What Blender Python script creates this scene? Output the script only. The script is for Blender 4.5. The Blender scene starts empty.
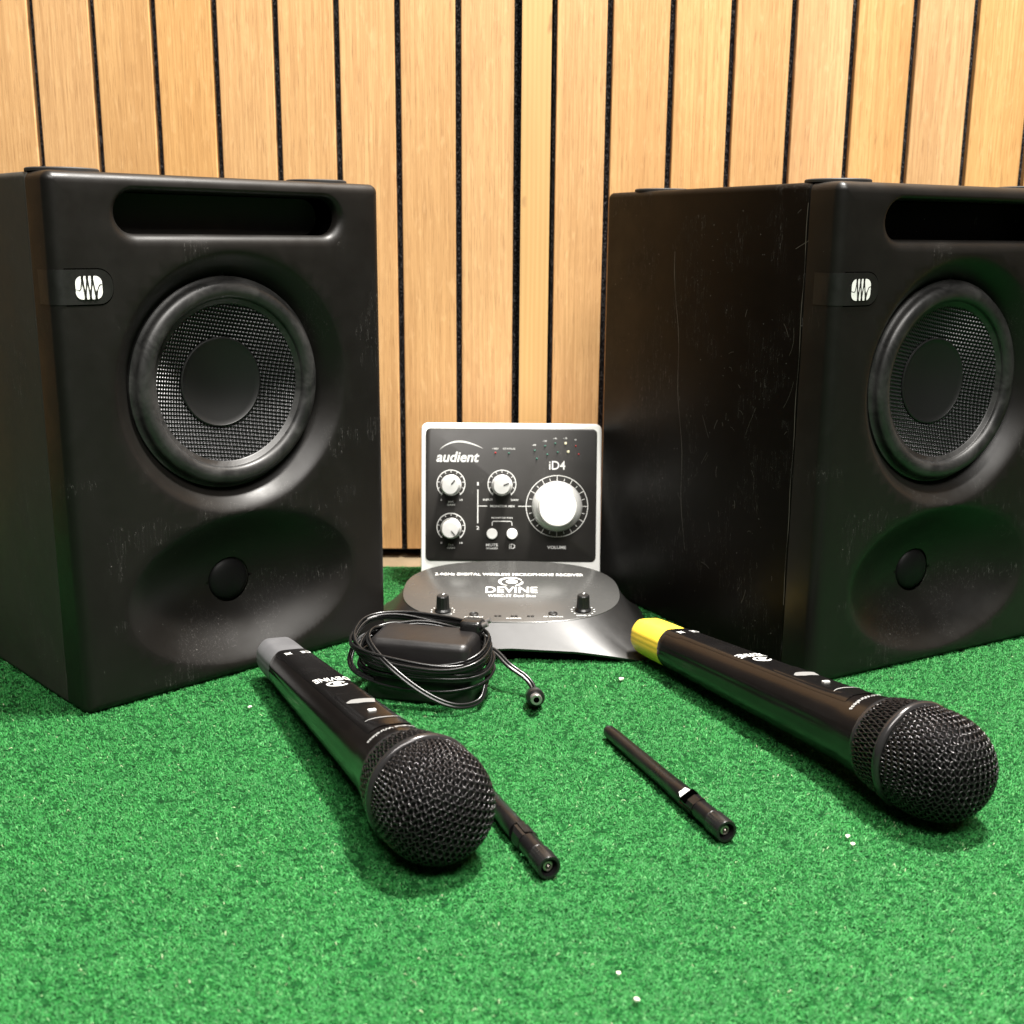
import bpy, bmesh, math, random
import numpy as np
from mathutils import Vector, Matrix
from mathutils.geometry import delaunay_2d_cdt
PI = math.pi
R = math.radians
sc = bpy.context.scene
COL = sc.collection
random.seed(5)
rng = np.random.default_rng(5)

# ------------------------------------------------------------------ camera
cam = bpy.data.cameras.new('camera')
cam.sensor_width = 36.0
cam.lens = 1168.5 / 1024 * 36.0
cam.clip_start = 0.02
cam.clip_end = 50
cam.dof.use_dof = True
cam.dof.focus_distance = 0.58
cam.dof.aperture_fstop = 18
camo = bpy.data.objects.new('camera', cam)
COL.objects.link(camo)
pitch, roll = .2295, .0076
fw = Vector((0, math.cos(pitch), -math.sin(pitch)))
up = Vector((0, math.sin(pitch), math.cos(pitch)))
rt = Vector((1, 0, 0))
r2 = rt * math.cos(roll) + up * math.sin(roll)
u2 = -rt * math.sin(roll) + up * math.cos(roll)
camo.matrix_world = Matrix(((r2.x, u2.x, -fw.x, 0), (r2.y, u2.y, -fw.y, 0), (r2.z, u2.z, -fw.z, .2315), (0, 0, 0, 1)))
sc.camera = camo

# ------------------------------------------------------------------ light
world = bpy.data.worlds.new('World')
sc.world = world
world.use_nodes = True
bg = world.node_tree.nodes['Background']
bg.inputs[0].default_value = (1.0, .97, .92, 1)
bg.inputs[1].default_value = .05


def area(name, loc, target, sx, sy, power, color):
    l = bpy.data.lights.new(name, 'AREA')
    l.shape = 'RECTANGLE'
    l.size, l.size_y = sx, sy
    l.energy = power
    l.color = color
    o = bpy.data.objects.new(name, l)
    o.location = loc
    d = Vector(target) - Vector(loc)
    o.rotation_euler = d.to_track_quat('-Z', 'Y').to_euler()
    COL.objects.link(o)
    return o


area('ceiling_lamp_over_table', (.34, .60, 1.60), (.06, .62, 0), .22, .18, 86, (1, .96, .90))
area('ceiling_lamp_front', (.20, -.55, 1.65), (.05, .6, .05), 1.3, .45, 52, (1, .96, .91))

sc.view_settings.view_transform = 'Standard'
sc.view_settings.look = 'None'
sc.view_settings.gamma = 1
sc.view_settings.exposure = .12
sc.view_settings.use_curve_mapping = False
sc.render.engine = 'CYCLES'
sc.cycles.max_bounces = 6


# ------------------------------------------------------------------ node helpers
class NM:
    def __init__(s, name):
        s.m = bpy.data.materials.new(name)
        s.m.use_nodes = True
        s.nt = s.m.node_tree
        s.b = s.nt.nodes['Principled BSDF']

    def n(s, t, **k):
        nd = s.nt.nodes.new(t)
        for a, v in k.items():
            setattr(nd, a, v)
        return nd

    def l(s, a, b):
        s.nt.links.new(a, b)

    def val(s, sock, v):
        if isinstance(v, (int, float)):
            sock.default_value = v
        elif isinstance(v, tuple):
            sock.default_value = v if len(v) == len(sock.default_value) else v + (1,)
        else:
            s.l(v, sock)

    def math(s, op, a, b=0.0, c=None, clamp=False):
        nd = s.n('ShaderNodeMath', operation=op, use_clamp=clamp)
        s.val(nd.inputs[0], a)
        s.val(nd.inputs[1], b)
        if c is not None:
            s.val(nd.inputs[2], c)
        return nd.outputs[0]

    def co(s, kind='Object', scale=(1, 1, 1), rot=(0, 0, 0)):
        tc = s.n('ShaderNodeTexCoord')
        mp = s.n('ShaderNodeMapping')
        mp.inputs['Scale'].default_value = scale
        mp.inputs['Rotation'].default_value = rot
        s.l(tc.outputs[kind], mp.inputs[0])
        return mp.outputs[0]

    def noise(s, vec, scale, detail=3, rough=.5, dist=0.0, out=0):
        nd = s.n('ShaderNodeTexNoise')
        s.l(vec, nd.inputs['Vector'])
        nd.inputs['Scale'].default_value = scale
        nd.inputs['Detail'].default_value = detail
        nd.inputs['Roughness'].default_value = rough
        nd.inputs['Distortion'].default_value = dist
        return nd.outputs[out]

    def ramp(s, fac, stops, interp='LINEAR'):
        nd = s.n('ShaderNodeValToRGB')
        nd.color_ramp.interpolation = interp
        el = nd.color_ramp.elements
        while len(el) < len(stops):
            el.new(.5)
        for e, (p, c) in zip(el, stops):
            e.position = p
            e.color = (c, c, c, 1) if isinstance(c, (int, float)) else tuple(c) + (1,)
        s.l(fac, nd.inputs[0])
        return nd.outputs[0]

    def mix(s, fac, a, b, mode='MIX'):
        nd = s.n('ShaderNodeMix', data_type='RGBA', blend_type=mode)
        s.val(nd.inputs[0], fac)
        s.val(nd.inputs[6], a)
        s.val(nd.inputs[7], b)
        return nd.outputs[2]

    def maprange(s, v, a, b, c, d):
        nd = s.n('ShaderNodeMapRange')
        s.l(v, nd.inputs[0])
        for i, x in enumerate((a, b, c, d)):
            nd.inputs[i + 1].default_value = x
        return nd.outputs[0]

    def bump(s, h, strength=.3, dist=.001, prev=None):
        nd = s.n('ShaderNodeBump')
        nd.inputs['Strength'].default_value = strength
        nd.inputs['Distance'].default_value = dist
        s.l(h, nd.inputs['Height'])
        if prev is not None:
            s.l(prev, nd.inputs['Normal'])
        return nd.outputs[0]

    def set(s, color=None, rough=None, metal=None, normal=None, spec=None, coat=None):
        if color is not None:
            s.val(s.b.inputs['Base Color'], color)
        if rough is not None:
            s.val(s.b.inputs['Roughness'], rough)
        if metal is not None:
            s.val(s.b.inputs['Metallic'], metal)
        if spec is not None:
            s.val(s.b.inputs['Specular IOR Level'], spec)
        if coat is not None:
            s.val(s.b.inputs['Coat Weight'], coat)
        if normal is not None:
            s.l(normal, s.b.inputs['Normal'])
        return s.m


def plastic(name, col, rough=.4, spec=.5, grain=4000, gs=.08, var=.25, smudge=.12):
    m = NM(name)
    v = m.co()
    big = m.noise(v, 18, 5, .65)
    c = m.mix(m.maprange(big, .3, .7, 0, 1), tuple(x * (1 - var) for x in col), tuple(min(1, x * (1 + var)) for x in col))
    r = m.maprange(m.noise(v, 45, 6, .7), .3, .7, max(.05, rough - smudge), rough + smudge)
    nb = m.bump(m.noise(v, grain, 2), gs, .0003)
    return m.set(c, r, normal=nb, spec=spec)


def dusty(name, col, rough, spec=.5, amount=.72):
    """black plastic or vinyl carrying dust specks and hairline scratches"""
    m = NM(name)
    v = m.co()
    base = m.mix(m.maprange(m.noise(v, 9, 5, .6), .3, .7, 0, 1), tuple(x * .75 for x in col), tuple(x * 1.3 for x in col))
    sp = m.n('ShaderNodeTexVoronoi')
    m.l(v, sp.inputs['Vector'])
    sp.inputs['Scale'].default_value = 260
    dots = m.maprange(sp.outputs['Distance'], .0, .10, 1, 0)
    keep = m.math('GREATER_THAN', m.noise(v, 75, 2), amount - .04)
    dots = m.math('MULTIPLY', dots, keep, clamp=True)
    wv = m.co(scale=(60, 60, 5), rot=(.2, .1, .3))
    sc1 = m.noise(wv, 9, 2, .5)
    ln = m.math('LESS_THAN', m.math('ABSOLUTE', m.math('SUBTRACT', sc1, .5)), .0025)
    ln = m.math('MULTIPLY', ln, m.math('GREATER_THAN', m.noise(v, 30, 2), amount - .1))
    marks = m.math('MAXIMUM', m.math('MULTIPLY', dots, .8), m.math('MULTIPLY', ln, .22))
    c = m.mix(marks, base, (.32, .31, .29))
    r = m.maprange(m.noise(v, 30, 6, .7), .3, .7, rough - .07, rough + .1)
    nb = m.bump(m.noise(v, 2200, 3, .6), .12, .0003)
    return m.set(c, r, normal=nb, spec=spec)


M = {}
M['baffle'] = dusty('moulded_black_plastic', (.0068, .0060, .0052), .41, .29, .69)
M['vinyl'] = dusty('lit_black_vinyl', (.026, .0245, .020), .60, .40, .66)  # same wrap on both cabinets; this copy has the side's light in its colour
M['vinyl_scratched_shaded'] = dusty('shaded_scratched_vinyl', (.0040, .0032, .0026), .42, .08, .62)  # real scratches, but the shade on this side is put into the colour
M['slot'] = NM('recess_shade_black').set((.0003, .0003, .0003), .9, spec=0)  # blacker than the plastic: shade inside recesses put into the colour
M['scratch'] = NM('scratch_grey').set((.12, .115, .10), .6)
M['badge'] = plastic('badge_black', (.0050, .0048, .0042), .45, grain=1500)
M['white_print'] = NM('white_print').set((.85, .85, .82), .5)
M['grey_print'] = NM('grey_print').set((.72, .72, .70), .5)
M['mid_print'] = NM('dull_white_print').set((.42, .42, .41), .5)
M['black_print'] = NM('black_print').set((.015, .015, .013), .5)
M['foot'] = plastic('rubber_foot', (.012, .011, .010), .7)


def surround_mat():
    m = NM('butyl_rubber')
    v = m.co()
    sm = m.noise(v, 55, 5, .7, .6)
    c = m.mix(m.maprange(sm, .35, .68, 0, 1), (.008, .008, .008), (.036, .035, .034))
    r = m.maprange(sm, .3, .7, .34, .52)
    return m.set(c, r, normal=m.bump(m.noise(v, 900, 3), .06, .0005))


M['surround'] = surround_mat()


def cone_mat():
    m = NM('woven_cone')
    v = m.co(rot=(0, .62, 0))
    sep = m.n('ShaderNodeSeparateXYZ')
    m.l(v, sep.inputs[0])
    k = 2 * PI / .0028
    a = m.math('SINE', m.math('MULTIPLY', sep.outputs[0], k))
    b = m.math('SINE', m.math('MULTIPLY', sep.outputs[2], k))
    w = m.math('MULTIPLY', a, b)
    f = m.maprange(w, -.25, .8, 0, 1)
    c = m.mix(f, (.002, .002, .002), (.085, .085, .09))
    return m.set(c, .30, .35, m.bump(w, 1.0, .0008))


M['cone'] = cone_mat()
M['dome'] = NM('soft_dome').set((.0045, .0045, .0045), .5, spec=.18)
M['cap'] = NM('matte_dust_cap').set((.0075, .0075, .0075), .5, spec=.4)


def oak():
    m = NM('oak_veneer')
    geo = m.n('ShaderNodeNewGeometry')
    tc = m.n('ShaderNodeTexCoord')
    comb = m.n('ShaderNodeCombineXYZ')
    rn = geo.outputs['Random Per Island']
    m.l(m.math('MULTIPLY', rn, 9.0), comb.inputs[0])
    m.l(m.math('MULTIPLY', rn, 31.0), comb.inputs[2])
    ad = m.n('ShaderNodeVectorMath', operation='ADD')
    m.l(tc.outputs['Object'], ad.inputs[0])
    m.l(comb.outputs[0], ad.inputs[1])
    P = ad.outputs[0]

    def mp(sx, sz):
        q = m.n('ShaderNodeMapping')
        q.inputs['Scale'].default_value = (sx, 1, sz)
        m.l(P, q.inputs[0])
        return q.outputs[0]
    broad = m.noise(mp(26, 2.2), 1, 5, .6, .5)
    fine = m.noise(mp(620, 9), 1, 5, .7, .5)
    pore = m.noise(mp(1900, 50), 1, 2, .5)
    fl = m.noise(mp(330, 60), 1, 3, .6, .6)
    c = m.mix(m.maprange(broad, .28, .72, 0, 1), (.53, .295, .120), (.68, .415, .185))
    c = m.mix(m.maprange(fine, .38, .62, 0, .66), c, (.40, .210, .080))
    c = m.mix(m.maprange(fl, .55, .70, 0, .22), c, (.84, .56, .29))
    c = m.mix(m.maprange(pore, .58, .70, 0, .60), c, (.22, .10, .036))
    hsv = m.n('ShaderNodeHueSaturation')
    m.l(c, hsv.inputs['Color'])
    m.l(m.maprange(rn, 0, 1, .94, 1.04), hsv.inputs['Value'])
    m.l(m.maprange(m.math('FRACT', m.math('MULTIPLY', rn, 7.3)), 0, 1, .96, 1.06), hsv.inputs['Saturation'])
    nb = m.bump(m.math('ADD', fine, m.math('MULTIPLY', pore, -.8)), .28, .0006)
    return m.set(hsv.outputs[0], .48, normal=nb)


M['oak'] = oak()


def pine():
    m = NM('pine_batten')
    v = m.co(scale=(1, 1, .05))
    wv = m.n('ShaderNodeTexWave', wave_type='BANDS', bands_direction='X')
    m.l(v, wv.inputs['Vector'])
    wv.inputs['Scale'].default_value = 95
    wv.inputs['Distortion'].default_value = 2.2
    wv.inputs['Detail'].default_value = 2
    wv.inputs['Detail Scale'].default_value = 1.2
    fine = m.noise(m.co(scale=(500, 1, 12)), 1, 3)
    c = m.mix(m.maprange(wv.outputs[1], 0, 1, 0, .40), (.60, .37, .150), (.46, .26, .09))
    c = m.mix(m.maprange(fine, .35, .65, 0, .35), c, (.48, .28, .11))
    kn = m.noise(m.co(scale=(60, 1, 34)), 1, 2)
    c = m.mix(m.maprange(kn, .72, .78, 0, .7), c, (.30, .15, .06))
    return m.set(c, .55, normal=m.bump(fine, .2, .0005))


M['pine'] = pine()


def felt():
    m = NM('acoustic_felt')
    v = m.co()
    n = m.noise(v, 900, 3, .7)
    c = m.mix(m.maprange(n, .52, .72, 0, 1), (.006, .006, .007), (.15, .15, .16))
    return m.set(c, .95, normal=m.bump(n, .6, .001), spec=.1)


M['felt'] = felt()


def carpet_base():
    m = NM('carpet_backing')
    v = m.co()
    n = m.noise(v, 420, 4, .7)
    c = m.mix(m.maprange(n, .35, .65, 0, 1), (.003, .030, .007), (.010, .095, .020))
    return m.set(c, .95, normal=m.bump(n, .8, .002), spec=.1)


def carpet_fibre():
    m = NM('carpet_fibre')
    geo = m.n('ShaderNodeNewGeometry')
    v = m.co()
    rn = geo.outputs['Random Per Island']
    c = m.ramp(rn, [(0, (.007, .075, .014)), (.30, (.015, .155, .027)), (.72, (.027, .235, .044)), (.94, (.058, .310, .078)), (.997, (.16, .40, .15)), (1, (.62, .62, .42))])
    b = m.noise(v, 38, 5, .7)
    c = m.mix(m.maprange(b, .35, .65, 0, .40), c, (.020, .15, .036))
    return m.set(c, .62, spec=.3)


M['carpet'] = carpet_base()
M['fibre'] = carpet_fibre()
M['floor'] = plastic('beige_floor', (.20, .15, .09), .5)
M['mic'] = plastic('mic_gloss_black', (.006, .0050, .0047), .21, .5, 3000, .03, .2, .05)
M['mic_top'] = plastic('mic_top_black', (.005, .0045, .0045), .24, .5, 3000, .05, .2, .06)
M['grey_cap'] = plastic('grey_cap_plastic', (.11, .11, .115), .5)
M['yellow_cap'] = plastic('yellow_cap_plastic', (.88, .60, .05), .50, var=.06)
M['wire'] = NM('black_wire_mesh').set((.022, .020, .021), .18, .45)
M['foam'] = NM('grille_foam').set((.004, .004, .004), .9, spec=.1)
M['ring'] = NM('grille_ring').set((.045, .043, .044), .22, .6)
M['lcd'] = NM('lcd_window').set((.22, .22, .215), .35)
M['alu'] = plastic('satin_silver', (.90, .90, .87), .32, var=.04, smudge=.05)
M['knob'] = NM('silver_knob').set((.72, .72, .70), .34, .35)
M['panel'] = dusty('charcoal_faceplate', (.020, .0185, .017), .42, .4, .72)
M['led_g'] = NM('green_led').set((.05, .16, .12), .3)
M['led_y'] = NM('amber_led').set((.85, .80, .55), .3)
M['led_r'] = NM('red_led').set((.40, .03, .03), .3)
M['rx_top'] = plastic('receiver_top', (.058, .058, .056), .25, .8, 2500, .05, .06, .04)
M['rx_body'] = plastic('receiver_body', (.012, .0115, .011), .40, .8, 2500, .05, .2, .05)
M['black_gloss'] = plastic('black_gloss_plastic', (.010, .010, .010), .30)
M['adapter'] = plastic('adapter_plastic', (.010, .009, .009), .42, .5, 900, .15, .2, .08)
M['cable'] = NM('black_cable').set((.007, .007, .007), .26)
M['nickel'] = NM('nickel').set((.42, .40, .39), .38, .8)
M['brass'] = NM('brass_pin').set((.42, .36, .33), .35, .9)
M['antenna'] = plastic('antenna_plastic', (.005, .0045, .0048), .32)
M['crumb'] = NM('white_crumb').set((.75, .70, .60), .7)


# ------------------------------------------------------------------ mesh helpers
class G:
    def __init__(s):
        s.v, s.f, s.m = [], [], []

    def add(s, v, f, mi=0):
        o = len(s.v)
        s.v += [tuple(map(float, p)) for p in v]
        s.f += [tuple(i + o for i in q) for q in f]
        s.m += [mi] * len(f)
        return s

    def loft(s, rings, mi=0, closed=True, cap0=True, cap1=True):
        n = len(rings[0])
        v = [p for r in rings for p in r]
        f = []
        for k in range(len(rings) - 1):
            for i in range(n if closed else n - 1):
                j = (i + 1) % n
                f.append((k * n + i, k * n + j, (k + 1) * n + j, (k + 1) * n + i))
        if cap0:
            f.append(tuple(range(n))[::-1])
        if cap1:
            f.append(tuple((len(rings) - 1) * n + i for i in range(n)))
        return s.add(v, f, mi)

    def tube(s, pts, r, n=8, mi=0, caps=True, prof=None, closed=False):
        pts = [Vector(p) for p in pts]
        rad = r if callable(r) else (lambda t: r)
        rings = []
        T0 = (pts[1] - pts[0]).normalized()
        N = T0.orthogonal().normalized()
        m = len(pts)
        for i, p in enumerate(pts):
            if closed:
                T = (pts[(i + 1) % m] - pts[i - 1]).normalized()
            else:
                T = (pts[min(i + 1, m - 1)] - pts[max(i - 1, 0)]).normalized()
            N = (N - T * N.dot(T)).normalized()
            B = T.cross(N)
            q = rad(i / (m - 1))
            if prof:
                rings.append([p + N * (a * q) + B * (b * q) for a, b in prof])
            else:
                rings.append([p + N * (math.cos(2 * PI * k / n) * q) + B * (math.sin(2 * PI * k / n) * q) for k in range(n)])
        if closed:
            rings.append(rings[0])
            caps = False
        return s.loft(rings, mi, True, caps, caps)

    def lathe(s, prof, n=48, axis='z', c=(0, 0, 0), mi=0, cap0=False, cap1=False):
        rings = []
        for r, h in prof:
            ring = []
            for k in range(n):
                a = 2 * PI * k / n
                x, y = r * math.cos(a), r * math.sin(a)
                if axis == 'z':
                    q = (c[0] + x, c[1] + y, c[2] + h)
                elif axis == 'y':      # h runs along +y
                    q = (c[0] - x, c[1] + h, c[2] + y)
                else:                  # x
                    q = (c[0] + h, c[1] + x, c[2] + y)
                ring.append(q)
            rings.append(ring)
        return s.loft(rings, mi, True, cap0, cap1)

    def box(s, a, b, mi=0):
        x0, y0, z0 = a
        x1, y1, z1 = b
        v = [(x0, y0, z0), (x1, y0, z0), (x1, y1, z0), (x0, y1, z0), (x0, y0, z1), (x1, y0, z1), (x1, y1, z1), (x0, y1, z1)]
        f = [(3, 2, 1, 0), (4, 5, 6, 7), (0, 1, 5, 4), (1, 2, 6, 5), (2, 3, 7, 6), (3, 0, 4, 7)]
        return s.add(v, f, mi)

    def xf(s, fn):
        s.v = [tuple(fn(p)) for p in s.v]
        return s


def thing(name, label, cat, loc=(0, 0, 0), rot=(0, 0, 0), group=None):
    o = bpy.data.objects.new(name, None)
    COL.objects.link(o)
    o.empty_display_size = .02
    o.location = loc
    o.rotation_euler = rot
    o['label'] = label
    o['category'] = cat
    if group:
        o['group'] = group
    return o


def obj(name, g, mats, parent=None, smooth=True, angle=35, recalc=True):
    me = bpy.data.meshes.new(name)
    me.from_pydata(g.v, [], g.f)
    mats = mats if isinstance(mats, (list, tuple)) else [mats]
    for m in mats:
        me.materials.append(m)
    me.polygons.foreach_set('material_index', g.m)
    if recalc:
        bm = bmesh.new()
        bm.from_mesh(me)
        bmesh.ops.recalc_face_normals(bm, faces=bm.faces)
        bm.to_mesh(me)
        bm.free()
    if smooth:
        me.polygons.foreach_set('use_smooth', [True] * len(me.polygons))
        me.set_sharp_from_angle(angle=R(angle))
    me.update()
    o = bpy.data.objects.new(name, me)
    COL.objects.link(o)
    if parent:
        o.parent = parent
    return o


def rrect(w, h, r, n=6, cx=0, cy=0):
    """rounded rectangle outline, counter-clockwise"""
    r = max(min(r, w / 2 - 1e-6, h / 2 - 1e-6), 1e-6)
    out = []
    for q, (sx, sy) in enumerate(((1, 1), (-1, 1), (-1, -1), (1, -1))):
        for k in range(n + 1):
            a = PI / 2 * q + PI / 2 * k / n
            out.append((cx + sx * (w / 2 - r) + r * math.cos(a), cy + sy * (h / 2 - r) + r * math.sin(a)))
    return out


def rbox(w, d, h, rc, re, n=6, top=True, bot=True, c=(0, 0, 0), g=None, mi=0, taper=0):
    """rounded box standing on c; rc = plan corner radius, re = edge fillet"""
    g = g or G()
    prof = []
    if bot:
        prof += [(re * (1 - math.cos(a)), re * (1 - math.sin(a))) for a in ()]
        prof += [(re * (1 - math.sin(a)), re * (1 - math.cos(a))) for a in [PI / 2 * k / 5 for k in range(6)]]
    else:
        prof += [(0, 0)]
    if top:
        prof += [(re * (1 - math.cos(a)), h - re * (1 - math.sin(a))) for a in [PI / 2 * k / 5 for k in range(6)]]
    else:
        prof += [(0, h)]
    rings = []
    for ins, z in prof:
        t = taper * z / h
        rings.append([(c[0] + x, c[1] + y, c[2] + z) for x, y in rrect(w - 2 * (ins + t), d - 2 * (ins + t), max(rc - ins, .0003), n)])
    return g.loft(rings, mi)


_tc = {}


def text2d(s, bold=0.0, slant=0.0, res=3):
    key = (s, bold, slant)
    if key not in _tc:
        cu = bpy.data.curves.new('t', 'FONT')
        cu.body = s
        cu.size = 1
        cu.offset = bold
        cu.resolution_u = res
        cu.shear = slant
        o = bpy.data.objects.new('t', cu)
        me = o.to_mesh()
        v = [(p.co.x, p.co.y) for p in me.vertices]
        f = [tuple(p.vertices) for p in me.polygons]
        o.to_mesh_clear()
        bpy.data.objects.remove(o)
        bpy.data.curves.remove(cu)
        _tc[key] = (v, f)
    return _tc[key]


def put_text(g, s, cx, cy, w, h, fn, mi=0, bold=.012, slant=0.0, flip=False):
    """writes s centred on (cx, cy) with width w and height h, mapped to 3-D by fn(x, y)"""
    v, f = text2d(s, bold, slant)
    xs = [p[0] for p in v]
    ys = [p[1] for p in v]
    x0, x1, y0, y1 = min(xs), max(xs), min(ys), max(ys)
    kx = w / (x1 - x0)
    ky = h / (y1 - y0)
    if w == 0:
        kx = ky
    k = -1 if flip else 1
    g.add([fn(cx + k * (x - (x0 + x1) / 2) * kx, cy + k * (y - (y0 + y1) / 2) * ky) for x, y in v], f, mi)


def ribbon(g, pts, w, fn, mi=0):
    """flat stroke along 2-D points; w a number or list of widths"""
    n = len(pts)
    L, Rr = [], []
    for i, (x, y) in enumerate(pts):
        a = pts[max(i - 1, 0)]
        b = pts[min(i + 1, n - 1)]
        dx, dy = b[0] - a[0], b[1] - a[1]
        q = math.hypot(dx, dy) or 1
        ww = (w[i] if isinstance(w, (list, tuple)) else w) / 2
        L.append(fn(x - dy / q * ww, y + dx / q * ww))
        Rr.append(fn(x + dy / q * ww, y - dx / q * ww))
    g.add(L + Rr, [(i, i + 1, n + i + 1, n + i) for i in range(n - 1)], mi)


def arc(cx, cy, r, a0, a1, n=40, ry=None):
    ry = ry or r
    return [(cx + r * math.cos(R(a0 + (a1 - a0) * k / n)), cy + ry * math.sin(R(a0 + (a1 - a0) * k / n))) for k in range(n + 1)]


def disc(g, cx, cy, r, fn, mi=0, n=24, ry=None):
    g.add([fn(x, y) for x, y in arc(cx, cy, r, 0, 360 - 360 / n, n - 1, ry)], [tuple(range(n))], mi)


# ------------------------------------------------------------------ setting: floor, carpet, wall
g = G().box((-1.2, -.6, -.03), (1.2, 1.1, -.002))
f = obj('floor', g, M['floor'], smooth=False)
f['kind'] = 'structure'


def carpet():
    # backing sheet plus short looped fibres in the part one can look at
    Y1 = .812
    gb = G().box((-1.0, -.45, -.0018), (1.0, Y1, .0006))
    nb = len(gb.v)
    N = 1000000
    # sample in a wedge, denser near
    yy = .26 + (Y1 - .26) * rng.random(N * 2) ** 1.15
    xx = (rng.random(N * 2) * 2 - 1) * (.20 + .52 * yy)
    keep = np.ones(N * 2, bool)
    # clumps: thin out the pile in small pits
    gx = 2000
    fld = rng.random((gx, gx))
    for _ in range(1):
        fld = (fld + 1.3 * np.roll(fld, 1, 0) + 1.3 * np.roll(fld, -1, 0) + .6 * np.roll(fld, 1, 1) + .6 * np.roll(fld, -1, 1)) / 4.8
    big = rng.random((gx, gx))
    for _ in range(9):
        big = (big + np.roll(big, 1, 0) + np.roll(big, -1, 0) + np.roll(big, 1, 1) + np.roll(big, -1, 1)) / 5
    big = (big - big.mean()) / big.std()
    fld = (fld - fld.mean()) / fld.std() + .18 * big
    fld = np.clip(.5 + fld * .17, 0, 1)
    ix = ((xx + 1) / .00095).astype(int) % gx
    iy = ((yy) / .00095).astype(int) % gx
    dens = fld[ix, iy]
    keep = rng.random(N * 2) < np.clip((dens - .30) * 4.5, .03, 1)
    xx, yy, dens = xx[keep][:N], yy[keep][:N], dens[keep][:N]
    N = len(xx)
    a = rng.random(N) * 2 * PI
    a = np.where(rng.random(N) < .6, rng.normal(0, .40, N), a)
    ln = .0009 + .0015 * rng.random(N)
    ht = (.0003 + .0008 * rng.random(N)) * (.3 + dens * 1.3)
    w = .00007 + .00006 * rng.random(N)
    cv = rng.normal(0, 1.3, N)
    S = 3
    P = []
    for k in range(S):
        t = k / (S - 1)
        ang = a + cv * (t - .5)
        px = xx + np.cos(ang) * ln * (t - .5)
        py = yy + np.sin(ang) * ln * (t - .5)
        pz = .0004 + ht * (1 - (2 * t - 1) ** 2) + rng.random(N) * .0004
        nx, ny = -np.sin(ang) * w, np.cos(ang) * w
        tl = rng.normal(0, .5, N) * w
        P.append(np.stack([px - nx, py - ny, pz - tl], 1))
        P.append(np.stack([px + nx, py + ny, pz + tl], 1))
    V = np.stack(P, 1).reshape(-1, 3)
    V[:, 1] = np.minimum(V[:, 1], Y1 + .001)
    base = np.arange(N) * (2 * S)
    Q = np.stack([np.stack([base + 2 * k, base + 2 * k + 1, base + 2 * k + 3, base + 2 * k + 2], 1) for k in range(S - 1)], 1).reshape(-1, 4) + nb
    allv = np.concatenate([np.array(gb.v), V]).astype(np.float32)
    bf = np.array(gb.f)
    allf = np.concatenate([bf, Q]).astype(np.int32)
    me = bpy.data.meshes.new('carpet')
    me.vertices.add(len(allv))
    me.vertices.foreach_set('co', allv.ravel())
    me.loops.add(allf.size)
    me.loops.foreach_set('vertex_index', allf.ravel())
    me.polygons.add(len(allf))
    me.polygons.foreach_set('loop_start', np.arange(0, allf.size, 4, dtype=np.int32))
    mi = np.ones(len(allf), np.int32)
    mi[:len(bf)] = 0
    me.materials.append(M['carpet'])
    me.materials.append(M['fibre'])
    me.polygons.foreach_set('material_index', mi)
    me.update(calc_edges=True)
    o = bpy.data.objects.new('carpet', me)
    COL.objects.link(o)
    o['kind'] = 'structure'


carpet()

WY, WH = .845, .80


def slat_panel(edges, x_end, label):
    """edges = x of the dark grooves, slats run between them"""
    t = thing('slat_wall_panel', label, 'wall panel', ((edges[0] + x_end) / 2, WY, 0))
    ox = (edges[0] + x_end) / 2
    g = G()
    gr = .0021
    lo, hi = min(edges[0], x_end), max(edges[0], x_end)
    es = sorted(set([lo, hi] + list(edges)))
    for a, b in zip(es[:-1], es[1:]):
        x0, x1 = a + gr - ox, b - gr - ox
        e = .0005
        prof = [(x0, .0062), (x0, e), (x0 + e, 0), (x1 - e, 0), (x1, e), (x1, .0062)]
        g.loft([[(x, y, z) for x, y in prof] for z in (.0055, WH)])
    obj('slats', g, M['oak'], t, smooth=False)
    g = G().box((lo - ox, .0060, .003), (hi - ox, .018, WH - .002))
    obj('felt_backing', g, M['felt'], t, smooth=False)
    return t


le = [.0015 - 0.0003]
x = -.039
while x > -.95:
    le.append(x)
    x -= .04135
slat_panel(le, le[-1], 'oak slat acoustic panel behind the speaker with the grey-capped microphone in front, left of the pine batten')
re_ = [.0262, .0641]
x = .1065
while x < .95:
    re_.append(x)
    x += .0410
slat_panel(re_, re_[-1], 'oak slat acoustic panel right of the pine batten, behind the scratched speaker')
g = G().box((.0044, -.0040, 0), (.0244, .012, WH - .01))
o = obj('wooden_batten', g, M['pine'], smooth=False)
o.location = (0, WY, .001)
o['label'] = 'narrow pale pine batten standing upright between the two oak slat panels'
o['category'] = 'batten'
g = G().box((-.96, .019, -.001), (.98, .03, WH + .02))
o = obj('backing_wall', g, M['felt'], smooth=False)
o.location = (0, WY, 0)
o['kind'] = 'structure'

# ------------------------------------------------------------------ speakers
SW, SH, SD = .187, .260, .2045
WC, TC = (.0930, .157), (.0935, .0485)
SLOT = (.0958, .2420, .0630, .0096)     # cx, cz, half width, radius


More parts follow.
